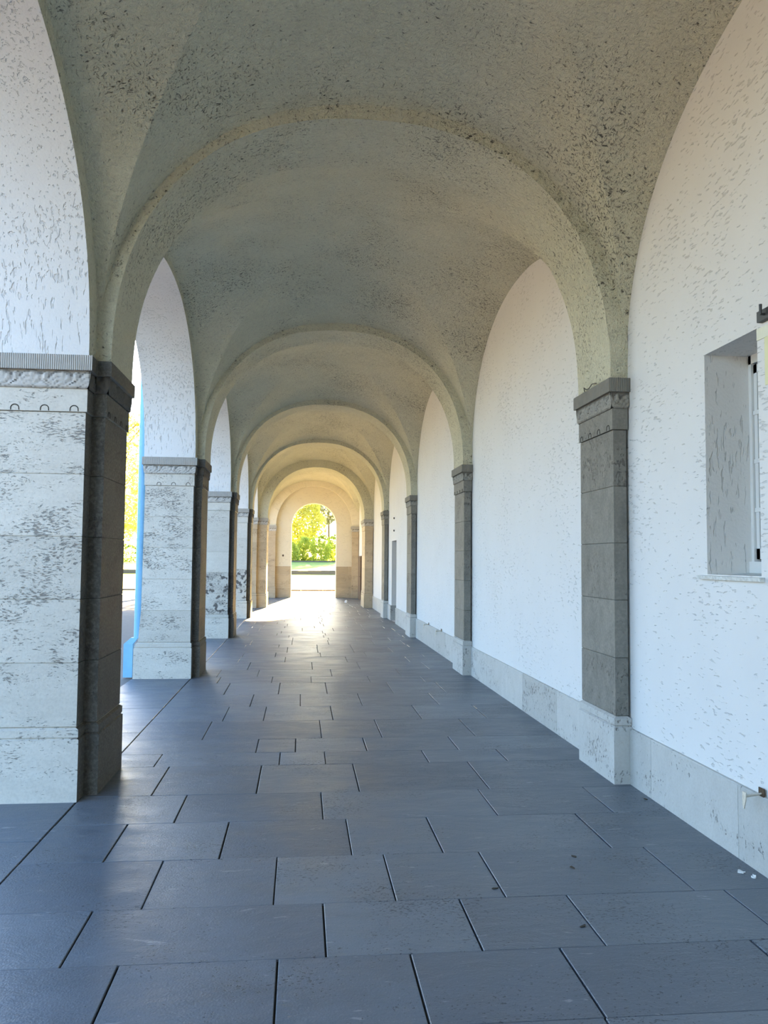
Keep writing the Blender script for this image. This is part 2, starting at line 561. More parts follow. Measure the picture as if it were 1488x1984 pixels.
# skirting slabs along the right wall
PIL_Y = [Y0 + k * PITCH_L for k in range(-2, 4)]
def skirting():
    mb = MB()
    spans = []
    edges = PIL_Y + [YP5a, YEND]
    y = YB
    for py in PIL_Y:
        spans.append((y, py)); y = py + PW
    spans.append((y, YP5a)); spans.append((YP5b, YEND - .02))
    for a, b_ in spans:
        cuts = [b_]
        y = b_ - .345
        while y > a + .35:
            cuts.insert(0, y); y -= random.uniform(.98, 1.08) if b_ < 6 else random.uniform(.9, 1.4)
        cuts.insert(0, a)
        for c, d in zip(cuts, cuts[1:]):
            if d <= c + .02:
                continue
            segs = [(c, d)]
            if c < DOOR[1] and d > DOOR[0]:
                segs = [(c, DOOR[0]), (DOOR[1], d)]
            for s0, s1 in segs:
                if s1 - s0 < .02:
                    continue
                pts = [(XR + .03, 0), (2.309, 0), (2.309, .378), (2.314, .384), (XR + .03, .386)]
                mb.loft([[(x, s0 + .0015, z) for x, z in pts], [(x, s1 - .0015, z) for x, z in pts]], 0, random.uniform(.35, 1), random.choice([.15, .3, .5, .75]))
    mb.box((2.30, DOOR[1] - .015, 0), (XR + .40, DOOR[1] + .004, .386), 0, .3, .8)
    return structure(mb.build('baseboard_right', [M['skirt'], M['joint']]))
skirting()

# ------------------------------------------------------------------ left arcade wall above the piers
PIER_A = [Y0 - .158 + k * PITCH_L for k in range(-2, 4)]
PIERS = [(a, a + 1.043) for a in PIER_A] + [(26.21, 27.88), (YEND - .32, YEND + .6)]
def arch_low(y):
    for (a0, a1), (b0, b1) in zip(PIERS, PIERS[1:]):
        if a1 <= y <= b0:
            hw = (b0 - a1) / 2
            return ZC + 1.70 * min(1, hw / 2.17) * E((y - (a1 + b0) / 2) / hw, 2.2)
    return ZC
def wall_left():
    mb = MB()
    prof = []
    prev = YB
    for (a, b_) in PIERS:
        prof += [(a, ZC), (b_, ZC)]
    for (a0, a1), (b0, b1) in zip(PIERS, PIERS[1:]):
        hw = (b0 - a1) / 2; c = (b0 + a1) / 2
        n = 56
        for i in range(1, n):
            yy = c - hw * math.cos(math.pi * i / n)
            prof.append((yy, arch_low(yy)))
    prof.sort()
    for (ya, za), (yb, zb) in zip(prof, prof[1:]):
        if yb - ya < 1e-6:
            continue
        mb.face([(XL, ya, za), (XL, yb, zb), (XL, yb, ZTOP), (XL, ya, ZTOP)], 0)
        mb.face([(XO, ya, za), (XO, ya, ZTOP), (XO, yb, ZTOP), (XO, yb, zb)], 2)
        mb.face([(XL, ya, za), (XO, ya, za), (XO, yb, zb), (XL, yb, zb)], 1)
    return structure(mb.build('wall_left', [M['vault'], M['soffit'], M['outer']]))
wall_left()

# ------------------------------------------------------------------ groin vaults
def vault_bay(mb, ya, yb, xl, xr, A, b_, c):
    yc, hy, xc, hx = (ya + yb) / 2, (yb - ya) / 2, (xl + xr) / 2, (xr - xl) / 2
    n = 2.15
    NN = 30
    def pt(u, v, z):
        q = Vector((xc + u * hx, yc + v * hy, ZC + z))
        d = noise.noise(q * 2.2) * .010 + noise.noise(q * 6.0) * .005
        e = min(1, 6 * (1 - max(abs(u), abs(v))))
        return (q.x, q.y, q.z + d * e)
    for kind in (0, 1):
        for sgn in (-1, 1):
            ids = []
            for i in range(NN + 1):
                t = math.sin(math.pi / 2 * i / NN)
                row = []
                for j in range(2 * NN + 1):
                    s = math.sin(math.pi / 2 * (j - NN) / NN)
                    if kind == 0:
                        u, v = t * s, sgn * t
                        z = A * E(u, n) + b_ * (1 - v * v)
                    else:
                        v, u = t * s, sgn * t
                        z = A * E(v, n) + b_ * (1 - u * u) - c * (u * u - v * v)
                    row.append(pt(u, v, z))
                ids.append(mb.verts(row))
            for i in range(NN):
                for j in range(2 * NN):
                    mb.poly([ids[i] + j, ids[i] + j + 1, ids[i + 1] + j + 1, ids[i + 1] + j])
cb = MB()
ARCH_IN = .02
for k in range(-2, 3):
    vault_bay(cb, Y0 + k * PITCH_L + PW - ARCH_IN - .03, Y0 + (k + 1) * PITCH_L + ARCH_IN + .03, XL, XR, 1.905, .38, .12)
vault_bay(cb, PIL_Y[-1] + PW - ARCH_IN - .03, YP5a + .06, XL, XR, 1.905, .30, .12)
vault_bay(cb, YP5b - .06, YEND - .10, XL, XR, 1.86, .25, .12)
structure(cb.build('ceiling', M['vault'], smooth=True))
rb = MB()
rb.box((XO - .25, YB - .05, ZTOP), (9.0, YEND + .65, ZTOP + .25))
rb.box((XR + 1.1, YB - .05, -.05), (9.0, YEND + .6, ZTOP), 1)
structure(rb.build('roof', [M['roof'], M['outer']]))

# ------------------------------------------------------------------ transverse arches
def arch_mesh(name, ya, yb, xl, xr, A, n, thick, mats):
    """a plastered ring from capital to capital: soffit, near and far faces, standing .. thick .. up into the vault"""
    mb = MB()
    xc, r = (xl + xr) / 2, (xr - xl) / 2
    NS = 130
    nY = 12
    inner, outer = [], []
    for i in range(NS + 1):
        a = math.pi * i / NS
        ex = 2 / n
        cx = math.copysign(abs(math.cos(a)) ** ex, math.cos(a)); sx = math.sin(a) ** ex
        inner.append((xc - r * cx, ZC + A * sx))
        outer.append((xc - (r + thick) * cx, ZC + (A + thick) * sx))
    def jit(x, yy, z):
        q = Vector((x, yy, z))
        d = noise.noise(q * 5.0) * .010 + noise.noise(q * 19.0) * .010 + noise.noise(q * 37.0) * .005
        return (x, yy + d, z + d * .5 if z > ZC + .05 else z)
    cols = []
    ysn = [ya + (yb - ya) * k / nY for k in range(nY + 1)]
    for (x, z), (X, Z) in zip(inner, outer):
        row = [jit(X, ya, Z)] + [jit(x, yy, z) for yy in ysn] + [jit(X, yb, Z)]
        cols.append(mb.verts(row))
    m_ = nY + 3
    for a, b_ in zip(cols, cols[1:]):
        for k in range(m_ - 1):
            mb.poly([a + k, b_ + k, b_ + k + 1, a + k + 1])
        mb.poly([a + m_ - 1, b_ + m_ - 1, b_, a])
    for a in (cols[0], cols[-1]):
        mb.poly([a + k for k in range(m_)])
    return mb.build(name, mats)
place = ['behind the camera', 'overhead at the camera', 'springing from the nearest pair of carved capitals', 'springing from the second carved capitals, beyond the nearest arch',
         'third along the passage, springing above the dark pitted pier', 'fourth along the passage, just before the broad arch']
for k, py in enumerate(PIL_Y):
    if k == 0:
        continue
    o = arch_mesh('transverse_arch', py + ARCH_IN, py + PW - ARCH_IN, XPL + .008, XPR + .005, 1.81, 2.3, .135, M['vault'])
    tag(o, 'rough plastered arch across the passage ' + place[k], 'arch', 'plastered arches across the passage')
o = arch_mesh('transverse_arch', YP5a + .03, YP5b - .03, XP5L, XP5R, 1.67, 2.15, .40, M['vault'])
tag(o, 'broad lower plastered arch on thick piers just before the end wall', 'arch', 'plastered arches across the passage')

# ------------------------------------------------------------------ piers and pilasters
def offset_plan(pl, off):
    """offset an axis-aligned ccw polygon outward"""
    n = len(pl)
    out = []
    for i in range(n):
        a, b_, c = Vector(pl[i - 1]), Vector(pl[i]), Vector(pl[(i + 1) % n])
        d1, d2 = (b_ - a).normalized(), (c - b_).normalized()
        n1, n2 = Vector((d1.y, -d1.x)), Vector((d2.y, -d2.x))
        out.append((b_.x + (n1.x + n2.x) * off, b_.y + (n1.y + n2.y) * off))
    return out

def ring_at(pl, off, z):
    return [(x, yy, z) for x, yy in offset_plan(pl, off)]

def shell_relief(s, t):
    """s in [-1,1] across one motif, t in [0,1] upward; returns (height m, cleanness 0..1)"""
    r = math.hypot(s * .95, t * 1.02)
    ang = math.atan2(t + .001, s)
    h = 0.0
    clean = .35
    if r < 1.02 and t > .06:
        fan = .5 + .5 * math.cos(ang * 11)
        steps = .5 + .5 * math.cos(r * 24)
        h = .011 * (1 - .3 * r) * (.35 + .65 * fan) + .003 * steps
        clean = .25 + .75 * (.4 * fan + .6 * steps) if r < .92 else .1
    dx = 1 - abs(s)
    bud = 1 - (dx / .17) ** 2 - ((t - .62) / .30) ** 2
    if bud > 0:
        h = max(h, .015 * math.sqrt(bud)); clean = .9 if bud > .25 else .05
    base = 1 - (dx / .42) ** 2 - ((t - .0) / .30) ** 2
    if base > 0:
        h = max(h, .013 * math.sqrt(base)); clean = .8 if base > .2 else .05
    if t < .05 or t > .96:
        h, clean = .003, .2
    return h, clean

def carved_band(mb, pl, skip, z0, z1, o0, o1, cell, res, sides):
    n = len(pl)
    for i in range(n):
        if i in skip:
            continue
        a, b_ = Vector(pl[i]), Vector(pl[(i + 1) % n])
        L = (b_ - a).length
        d = (b_ - a) / L
        nm = Vector((d.y, -d.x))
        prevd = (a - Vector(pl[i - 1])).normalized()
        nextd = (Vector(pl[(i + 2) % n]) - b_).normalized()
        ca = 1 if prevd.x * d.y - prevd.y * d.x > 0 else -1
        cb_ = 1 if d.x * nextd.y - d.y * nextd.x > 0 else -1
        cells = max(1, round(L / cell))
        nu, nv = max(4, int(cells * res)), max(6, int(res * .8))
        if L < .12:
            cells, nu = 1, max(4, res // 2)
        ids = []
        cl = []
        for vi in range(nv + 1):
            t = vi / nv
            off = o0 + (o1 - o0) * math.sin(t * math.pi / 2) ** .55
            A_ = a - d * off * ca
            B_ = b_ + d * off * cb_
            row, crow = [], []
            for ui in range(nu + 1):
                s = ui / nu
                ph = (((1 - s) * L - .092) / .186) % 1.0
                h, c = shell_relief(ph * 2 - 1, t)
                fade = min(1, 12 * min(s, 1 - s) + .15)
                q = A_ + (B_ - A_) * s + nm * (h * 1.7 - .008) * fade
                row.append((q.x, q.y, z0 + (z1 - z0) * t)); crow.append(c)
            ids.append(mb.verts(row)); cl.append(crow)
        for vi in range(nv):
            for ui in range(nu):
                c = (cl[vi][ui] + cl[vi + 1][ui + 1]) / 2
                mb.poly([ids[vi] + ui, ids[vi] + ui + 1, ids[vi + 1] + ui + 1, ids[vi + 1] + ui], sides[i], c)
    mb.loft([ring_at(pl, o0 - .012, z0), ring_at(pl, o0 - .012, z1)], 0, .3)

def half_rings(parent, pl, skip, z, off, cell):
    n = len(pl)
    for i in range(n):
        if i in skip:
            continue
        a, b_ = Vector(pl[i]), Vector(pl[(i + 1) % n])
        L = (b_ - a).length
        if L < .3:
            continue
        d = (b_ - a) / L
        nm = Vector((d.y, -d.x))
        if nm.y > .5 or (pl[0][0] < -1 and nm.x < -.5):
            continue
        cells = int((L + .01) / .182)
        for k in range(cells):
            c = b_ - d * (.092 + .186 * k) + nm * (off + .0005)
            pts = []
            for j in range(11):
                t = math.pi * j / 10
                pts.append((c.x + d.x * .026 * math.cos(t), c.y + d.y * .026 * math.cos(t), z + .003 + .036 * math.sin(t) ** .6))
            mb = MB()
            mb.tube(pts, .0032, 6)
            mb.build('incised_ring', M['joint'], parent)

BASE_O, SH_O = 0.0, -.020
def build_pier(name, loc, pl, skip, mats,  label, cat, group, courses, res=14, z_base=.402, z_sh=.468, rng=None, pitset=None, zcap=0.0, flare=None, sides=None, base_mat=None, cap=None):
    """pl in local coordinates (ccw), z from the floor; parts: base, shaft, neck, capital > carved band, rings"""
    rng = rng or random.Random(3)
    root = thing(name, loc, label, cat, group)
    Mst = mats if isinstance(mats, (list, tuple)) else [mats]
    sides = sides or [0] * len(pl)
    def paint(mb):
        n_ = len(pl)
        for i_, f_ in enumerate(mb.f):
            if len(f_) == 4 and n_ > 4 or (len(f_) == 4 and f_[1] - f_[0] == 1):
                mb.m[i_] = sides[f_[0] % n_]
        return mb
    fl = flare or (lambda p_, z: p_)
    def RG(off, z):
        return [fl(q, z) for q in ring_at(pl, off, z)]
    mb = MB()
    mb.loft([RG(BASE_O, 0), RG(BASE_O, z_base - .012), RG(BASE_O - .010, z_base - .006), RG(BASE_O - .016, z_base)], 0, .75, .45)
    mb.loft([RG(BASE_O - .008, z_base), RG(BASE_O - .004, z_base + .006), RG(BASE_O - .004, z_sh - .016), RG(SH_O - .006, z_sh - .002), RG(SH_O, z_sh)], 0, .6, .35)
    (mb if base_mat else paint(mb)).build('base', base_mat or Mst, root)
    mb = MB()
    z = z_sh
    top = 2.497 + zcap
    n = max(1, round((top - z_sh) / courses))
    hgt = (top - z_sh) / n
    for k in range(n):
        a, b_ = z_sh + k * hgt, z_sh + (k + 1) * hgt
        pits = pitset(k) if pitset else rng.choice([.15, .3, .45, .6, .8, .9])
        mb.loft([RG(SH_O - .006, a), RG(SH_O, a + .004), RG(SH_O, b_ - .003), RG(SH_O - .006, b_)], 0, rng.uniform(.45, 1), pits, cap=(k in (0, n - 1)))
    paint(mb).build('shaft', Mst, root)
    mb = MB()
    o_n = SH_O + .010
    mb.loft([RG(o_n, top + .003), RG(o_n, 2.650 + zcap)], 0, .72, .35)
    nk = paint(mb).build('neck_block', Mst, root)
    if res >= 16:
        half_rings(nk, pl, skip, top + .003, o_n, .19)
    mb = MB()
    mb.loft([RG(.022, 2.768 + zcap), RG(.022, ZC + zcap - .004), RG(.018, ZC + zcap)], 0, .6)
    ab = paint(mb).build('abacus', [M['abacus'], M['trav_dark']] if len(Mst) > 1 else (cap[0] if cap else M['abacus']), root)
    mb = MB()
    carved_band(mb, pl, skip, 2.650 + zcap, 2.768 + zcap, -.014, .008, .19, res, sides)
    mb.build('carved_band', [M['carved'], M['carved_dark']] if len(Mst) > 1 else (cap[1] if cap else M['carved']), root, smooth=True)
    return root

# plan of an arcade pier: main block with a pilaster strip on the passage side (local origin at near corner of the main block)
def pier_plan(length, inset, xin, xmain=-1.395, xout=XO):
    return [(xout, 0), (xmain, 0), (xmain, inset), (xin, inset), (xin, length - inset), (xmain, length - inset), (xmain, length), (xout, length)]
def flare_out(q, z):
    x, yy, zz = q
    if x < -1.98:
        k = .055 if z < .40 else .055 * max(0.0, 1 - (z - .40) / .14)
        x -= k + .02 * max(0, 1 - z / 2.5)
    return (x, yy, zz)
pier_labels = ['travertine pier behind the camera', 'travertine pier beside the camera',
               'large travertine pier with shell-carved capital at the left edge, nearest of the row',
               'travertine pier with a light blue downpipe behind its outer edge, second of the left row',
               'travertine pier with a coarsely pitted dark block halfway down, third of the left row',
               'pitted travertine pier glowing orange on its inner side, fourth of the left row']
rg = random.Random(11)
for k, a in enumerate(PIER_A):
    if k == 0:
        continue
    pits = None
    if k == 2:
        pits = lambda c: [.35, .55, .78, .72, .92, .12][min(c, 5)]
    if k == 3:
        pits = lambda c: [.6, .82, .92, .92, .85, .4][min(c, 5)]
    if k in (4, 5):
        pits = lambda c: [1.0, 1.0, .2, .2, .35, .3][min(c, 5)]
    build_pier('stone_pier', (0, a, 0), pier_plan(1.043, .158, XPL), {7}, [M['trav'], M['trav_dark']], pier_labels[k], 'pillar', 'travertine piers of the left arcade', .405, res=16 if k <= 3 else 10, rng=rg, pitset=pits, flare=flare_out, sides=[0, 1, 1, 1, 1, 1, 0, 0])
build_pier('stone_pier', (0, 26.21, 0), pier_plan(1.67, .16, XP5L), {7}, M['trav_end'], 'broad travertine pier on the left carrying the wide arch before the end wall', 'pillar', 'travertine piers of the left arcade', .405, res=8, rng=rg, flare=flare_out)

pl_r = [(0, 0), (XR - XPR, 0), (XR - XPR, PW), (0, PW)]
pil_labels = ['wall pilaster behind the camera', 'wall pilaster beside the camera',
              'grey stone wall pilaster with carved capital beside the window, nearest on the right wall',
              'grey stone wall pilaster on the right wall, next beyond the nearest one',
              'slim grey stone wall pilaster just in front of the shallow doorway recess',
              'slim grey stone wall pilaster just beyond the doorway recess']
for k, py in enumerate(PIL_Y):
    if k == 0:
        continue
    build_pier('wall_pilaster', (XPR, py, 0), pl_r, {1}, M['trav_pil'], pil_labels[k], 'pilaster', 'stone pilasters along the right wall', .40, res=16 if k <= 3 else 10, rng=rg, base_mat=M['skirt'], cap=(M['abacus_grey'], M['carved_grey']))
pl5 = [(0, 0), (XR - XP5R, 0), (XR - XP5R, YP5b - YP5a), (0, YP5b - YP5a)]
build_pier('wall_pilaster', (XP5R, YP5a, 0), pl5, {1}, M['trav_end'], 'broad stone pier against the right wall carrying the wide arch before the end wall', 'pilaster', None, .405, res=8, rng=rg)

# ------------------------------------------------------------------ end wall with its arched opening
EW = (-.402, 1.415, 2.935)            # jambs, springing
def end_wall():
    mb = MB()
    ya, yb = YEND, YEND + .55
    xc, r = (EW[0] + EW[1]) / 2, (EW[1] - EW[0]) / 2
    NS = 40
    prof = [(xc - r * math.cos(math.pi * i / NS), EW[2] + r * math.sin(math.pi * i / NS)) for i in range(NS + 1)]
    prof = [(XO, None), (EW[0], None)] + prof + [(EW[1], None), (XR + .3, None)]
    for yy, mi, flip in ((ya, 0, 0), (yb, 1, 1)):
        def put(q):
            mb.face(q if not flip else q[::-1], mi)
        put([(XO, yy, 0), (EW[0], yy, 0), (EW[0], yy, EW[2]), (XO, yy, EW[2])])
        put([(EW[1], yy, 0), (XR + .3, yy, 0), (XR + .3, yy, EW[2]), (EW[1], yy, EW[2])])
        put([(XO, yy, EW[2]), (EW[0], yy, EW[2]), (EW[0], yy, ZTOP), (XO, yy, ZTOP)])
        put([(EW[1], yy, EW[2]), (XR + .3, yy, EW[2]), (XR + .3, yy, ZTOP), (EW[1], yy, ZTOP)])
        for (x0, z0), (x1, z1) in zip(prof[2:-2], prof[3:-2]):
            put([(x0, yy, z0), (x1, yy, z1), (x1, yy, ZTOP), (x0, yy, ZTOP)])
    loop = [(EW[0], 0)] + prof[2:-2] + [(EW[1], 0)]
    for (x0, z0), (x1, z1) in zip(loop, loop[1:]):
        mb.face([(x0, ya, z0), (x0, yb, z0), (x1, yb, z1), (x1, ya, z1)], 0)
    for x in (XO, XR + .3):
        mb.face([(x, ya, 0), (x, yb, 0), (x, yb, ZTOP), (x, ya, ZTOP)], 1)
    # dark round stain on the plaster left of the opening
    c = MB()
    structure(mb.build('wall_end', [M['end'], M['outer']]))
end_wall()
sb = MB()
pts = [(-.735 + .035 * math.cos(t * .5236) * random.uniform(.7, 1.2), YEND - .004, 1.70 + .045 * math.sin(t * .5236) * random.uniform(.7, 1.2)) for t in range(12)]
sb.loft([pts, [(x, yy + .004, z) for x, yy, z in pts]])
tag(sb.build('render_patch', M['rust'], origin=(-.735, YEND, 1.70)), 'small dark patch on the pale end wall left of the arched opening', 'patch')
# stone dado beside the opening
for nm, x0, x1 in (('trim_1', XP5L, EW[0] + .0), ('trim_2', EW[1] - .0, XP5R + .02)):
    mb = MB()
    zc = [0, .40, .95, 1.268]
    for za, zb in zip(zc, zc[1:]):
        cuts = [x0, x1]
        if za == .95:
            cuts = [x0, (x1 - .10) if nm == 'trim_1' else x0 + .5, x1]
        for a, b_ in zip(cuts, cuts[1:]):
            mb.box((a + .002, YEND - .022, za + .002), (b_ - .002, YEND + .5, zb - .002), 0, random.uniform(.4, .9), .3)
    structure(mb.build(nm, M['trav_end']))
# corner pilasters of the end wall and the shallow arch they carry
for lab, x0, x1 in (('stone corner pilaster left of the far arched opening', XO + .1, -1.02), ('stone corner pilaster right of the far arched opening', XP5R, XR)):
    pl = [(0, 0), (x1 - x0, 0), (x1 - x0, .26), (0, .26)]
    build_pier('corner_pilaster', (x0, YEND - .26, 0), pl, {2}, M['trav_end'], lab, 'pilaster', 'corner pilasters of the end wall', .405, res=8, rng=rg, zcap=.03)
o = arch_mesh('wall_arch', YEND - .22, YEND + .02, -1.03, 2.04, 1.66, 2.05, .42, M['end'])
tag(o, 'shallow plastered arch band framing the end wall around the far opening', 'arch')

# unseen wall added behind the camera so near light comes from the left
rw = MB()
rw.box((XO - .05, YB - .3, -.05), (XR + 1.1, YB, ZTOP))
structure(rw.build('wall_rear_added', M['outer']))

# ------------------------------------------------------------------ window
def window():
    a, b_, c, d = WIN
    fx = 2.60
    mb = MB()
    fb_ = MB()
    for q in (((fx, b_ - .027, c), (fx + .07, b_, d)), ((fx, a, c), (fx + .07, a + .05, d)), ((fx, a, d - .05), (fx + .07, b_, d)), ((fx - .015, a, c), (fx + .07, b_, c + .075))):
        mb.box(*q)
    fr = structure(mb.build('window_1', M['paint']))
    mb = MB()
    s0, s1 = a + .05, b_ - .033
    z0, z1 = c + .09, d - .058
    for q in (((fx + .012, s1 - .034, z0), (fx + .052, s1, z1)), ((fx + .012, s0, z0), (fx + .052, s0 + .05, z1)), ((fx + .012, s0, z1 - .05), (fx + .052, s1, z1)), ((fx + .012, s0, z0), (fx + .052, s1, z0 + .06))):
        mb.box(*q)
    for k in (1, 2, 3):
        zz = z0 + (z1 - z0) * (k / 4.0)
        mb.box((fx + .006, s0, zz - .012), (fx + .046, s1, zz + .012))
    mb.build('casement', M['paint'], fr)
    mb = MB()
    mb.box((fx + .028, s0 + .01, z0 + .01), (fx + .034, s1 - .01, z1 - .01))
    mb.build('pane', M['glass'], fr)
    mb = MB()
    pr = [(2.305, c - .028), (2.300, c - .008), (fx + .02, c + .012), (fx + .02, c - .03)]
    mb.loft([[(x, a - .03, z) for x, z in pr], [(x, b_ + .075, z) for x, z in pr]])
    mb.build('window_sill', M['peel'], fr)
window()
# door leaf in the recess
mb = MB()
mb.box((XR + .33, DOOR[0] + .02, .01), (XR + .38, DOOR[1] - .02, DOOR[3] - .02))
dr = structure(mb.build('door_1', M['brown']))
mb = MB()
for za, zb in ((.2, .9), (1.05, 1.85)):
    mb.box((XR + .315, DOOR[0] + .18, za), (XR + .335, DOOR[1] - .18, zb))
mb.build('door_panel', M['brown'], dr)
mb = MB()
mb.tube([(XR + .33, DOOR[0] + .1, 1.02), (XR + .28, DOOR[0] + .1, 1.02), (XR + .28, DOOR[0] + .22, 1.02)], .009, 8)
mb.build('door_handle', M['dark'], dr)
# low brown door on the right wall near the end
mb = MB()
mb.box((XR - .05, 31.35, .0), (XR + .01, 32.6, 1.70))
for k in range(5):
    mb.box((XR - .062, 31.37 + k * .245, .04), (XR - .05, 31.59 + k * .245, 1.66))
dr = structure(mb.build('door_2', M['brown']))
mb = MB()
mb.tube([(XR - .06, 31.5, .9), (XR - .10, 31.5, .9), (XR - .10, 31.62, .9)], .009, 8)
mb.build('door_handle', M['dark'], dr)

# ------------------------------------------------------------------ small things
# notice taped to the wall beside the window, dark bracket above it
nt_ = thing('wall_notice', (XR, 3.80, 2.45), 'cream paper notice taped to the wall at the right edge beside the window', 'notice')
mb = MB(); mb.box((-.004, -.10, 0), (0, .068, .26)); mb.build('sheet', M['cream'], nt_)
mb = MB(); mb.box((-.006, -.10, .245), (-.0005, .135, .305)); mb.build('tape_strip', M['tape'], nt_)
br = thing('wall_bracket', (XR, 3.82, 2.80), 'dark metal bracket sticking out above the cream notice', 'bracket')
mb = MB(); mb.box((-.03, -.10, -.025), (0, .07, .03)); mb.build('plate', M['dark'], br)
mb = MB(); mb.tube([(-.01, 0, 0), (-.05, 0, 0), (-.05, 0, .05)], .008, 8); mb.build('hook', M['dark'], br)

# iron boot scrapers let into the skirting
def scraper(loc, label):
    r = thing('boot_scraper', loc, label, 'boot scraper', 'iron boot scrapers on the skirting')
    mb = MB(); mb.box((-.006, -.028, -.015), (.0, .020, .038)); mb.build('wall_plate', M['rust'], r)
    mb = MB()
    mb.tube([(0, -.006, .012), (-.085, .004, .000)], .0045, 8)
    mb.tube([(0, .006, .004), (-.085, .012, -.010)], .0035, 8)
    mb.build('rod', M['galv'], r)
    mb = MB()
    prof = [(-.085, -.012, .018), (-.085, .020, .018), (-.088, .018, -.02), (-.092, .004, -.062), (-.092, -.002, -.062), (-.088, -.012, -.02)]
    mb.loft([prof, [(x - .006, yy, z) for x, yy, z in prof]])
    mb.build('end_plate', M['galv'], r)
    return r
s0 = scraper((2.318, 3.955, .385), 'rusty iron scraper with two rods on the skirting under the window')
for yy, lb in ((14.72, 'rusty iron scraper on the skirting, far one of the pair past the second pilaster'), (13.38, 'rusty iron scraper on the skirting, near one of the pair past the second pilaster')):
    c = copy_tree(s0)
    c.location = (2.318, yy, .385); c['label'] = lb

# blue downpipe behind the second pier
dp = thing('downpipe', (-2.226, 11.03, 0), 'light blue painted downpipe on a boxy foot behind the second pier', 'downpipe')
mb = MB(); mb.tube([(.105, 0, .50), (.110, 0, 2.2), (.110, 0, 5.0)], .048, 16); mb.build('pipe', M['blue'], dp, smooth=False)
mb = MB()
sq = lambda w, z: [(-w, -w, z), (w, -w, z), (w, w, z), (-w, w, z)]
mb.loft([sq(.058, 0), sq(.058, .43), [(x + .075, yy, z) for x, yy, z in sq(.045, .51)]]); mb.build('foot_box', M['blue'], dp)
for z in (.51, 1.78, 3.28):
    mb = MB(); mb.tube([(.11, 0, z), (.11, 0, z + .03)], .053, 16); mb.build('pipe_clamp', M['blue'], dp)

# litter and dry leaves on the paving
def scrap(loc, sz, label, name, mat, cat, group=None, seed=0):
    rr = random.Random(seed)
    mb = MB()
    n = 9
    top, bot = [], []
    for i in range(n):
        a = 2 * math.pi * i / n
        k = rr.uniform(.6, 1.1)
        x, yy, z = sz[0] * math.cos(a) * k, sz[1] * math.sin(a) * k, rr.uniform(.2, 1) * sz[2]
        top.append((x, yy, z + .002)); bot.append((x, yy, .0008))
    mb.loft([bot, top])
    o = mb.build(name, mat)
    o.location = loc
    o.rotation_euler.z = rr.uniform(0, 3)
    return tag(o, label, cat, group)
scrap((2.215, 3.98, 0), (.022, .014, .012), 'white paper scrap lying on the paving under the iron scraper', 'paper_scrap', M['paper'], 'litter', 'white scraps by the skirting', 1)
scrap((2.245, 3.915, 0), (.018, .012, .010), 'smaller white scrap just in front of the paper scrap by the skirting', 'paper_scrap', M['paper'], 'litter', 'white scraps by the skirting', 2)
scrap((1.63, 29.6, 0), (.07, .06, .11), 'tiny white crumpled paper on the far floor in front of the right corner pilaster', 'paper_scrap', M['paper'], 'litter', None, 3)
lv = [((1.449, 4.261), 'dark dry leaf on the paving, upper of two in the right half'), ((1.391, 4.107), 'dark dry leaf on the paving, lower of two in the right half'),
      ((.937, 3.883), 'dark dry leaf beside a pale joint near the middle of the floor'), ((1.216, 3.461), 'dark dry leaf beside a pale joint, closest to the camera on the right'),
      ((2.265, 5.23), 'dark debris where a skirting joint meets the floor by the nearest pilaster')]
for i, (xy, lb) in enumerate(lv):
    scrap((xy[0], xy[1], 0), (.020, .009, .004), lb, 'dry_leaf', M['leafdry'], 'leaf', 'dry leaves on the paving', 10 + i)
# bent wire on the nearest pilaster capital
mb = MB()
mb.tube([(2.19, 6.12, ZC), (2.175, 6.10, ZC + .035), (2.18, 6.06, ZC + .012), (2.178, 6.00, ZC + .008), (2.18, 5.94, ZC + .03), (2.185, 5.86, ZC + .02)], .004, 6)
tag(mb.build('bent_wire', M['dark']), 'thin bent wire lying on top of the nearest right pilaster capital', 'wire')
for z, lb in ((2.607, 'small dark bolt in the wall above the doorway recess, upper of two'), (2.293, 'small dark bolt in the wall above the doorway recess, lower of two')):
    mb = MB(); mb.tube([(0, 0, 0), (-.03, 0, 0)], .022, 8)
    o = mb.build('wall_bolt', M['dark'], origin=None); o.location = (XR, 20.4, z)
    tag(o, lb, 'bolt', 'bolts above the doorway recess')

# ------------------------------------------------------------------ outdoors
def gz(yy):
    if yy < 41: return -.02
    if yy < 58: return -.02 + .52 * (yy - 41) / 17
    if yy < 82: return .74 + .60 * (yy - 58) / 24
    return 1.34 + (yy - 82) * .05
def strip(name, x0, x1, y0, y1, mat, dz=0.0, n=10, kind='structure'):
    mb = MB()
    for i in range(n):
        a, b_ = y0 + (y1 - y0) * i / n, y0 + (y1 - y0) * (i + 1) / n
        mb.face([(x0, a, gz(a + 1e-4) + dz), (x1, a, gz(a + 1e-4) + dz), (x1, b_, gz(b_ - 1e-4) + dz), (x0, b_, gz(b_ - 1e-4) + dz)])
    return structure(mb.build(name, mat))
mb = MB()
for a, b_ in ((-60, -2.16), ):
    mb.face([(a, -60, -.02), (b_, -60, -.02), (b_, 41, -.02), (a, 41, -.02)])
mb.face([(-2.16, YEND + .5, -.02), (60, YEND + .5, -.02), (60, 41, -.02), (-2.16, 41, -.02)])
mb.face([(-2.16, -60, -.02), (60, -60, -.02), (60, YB, -.02), (-2.16, YB, -.02)])
structure(mb.build('ground', M['pave']))
strip('lawn', -60, 60, 41, 58, M['grass'])
strip('lawn', -60, 60, 58, 82, M['grass'])
strip('lawn', -90, 90, 82, 160, M['grass'])
mb = MB()
x = -10.0
while x < 14:
    w = random.uniform(.9, 1.3)
    mb.box((x, 41 - .12, -.05), (x + w - .01, 41.12, .055), 0, .5); x += w
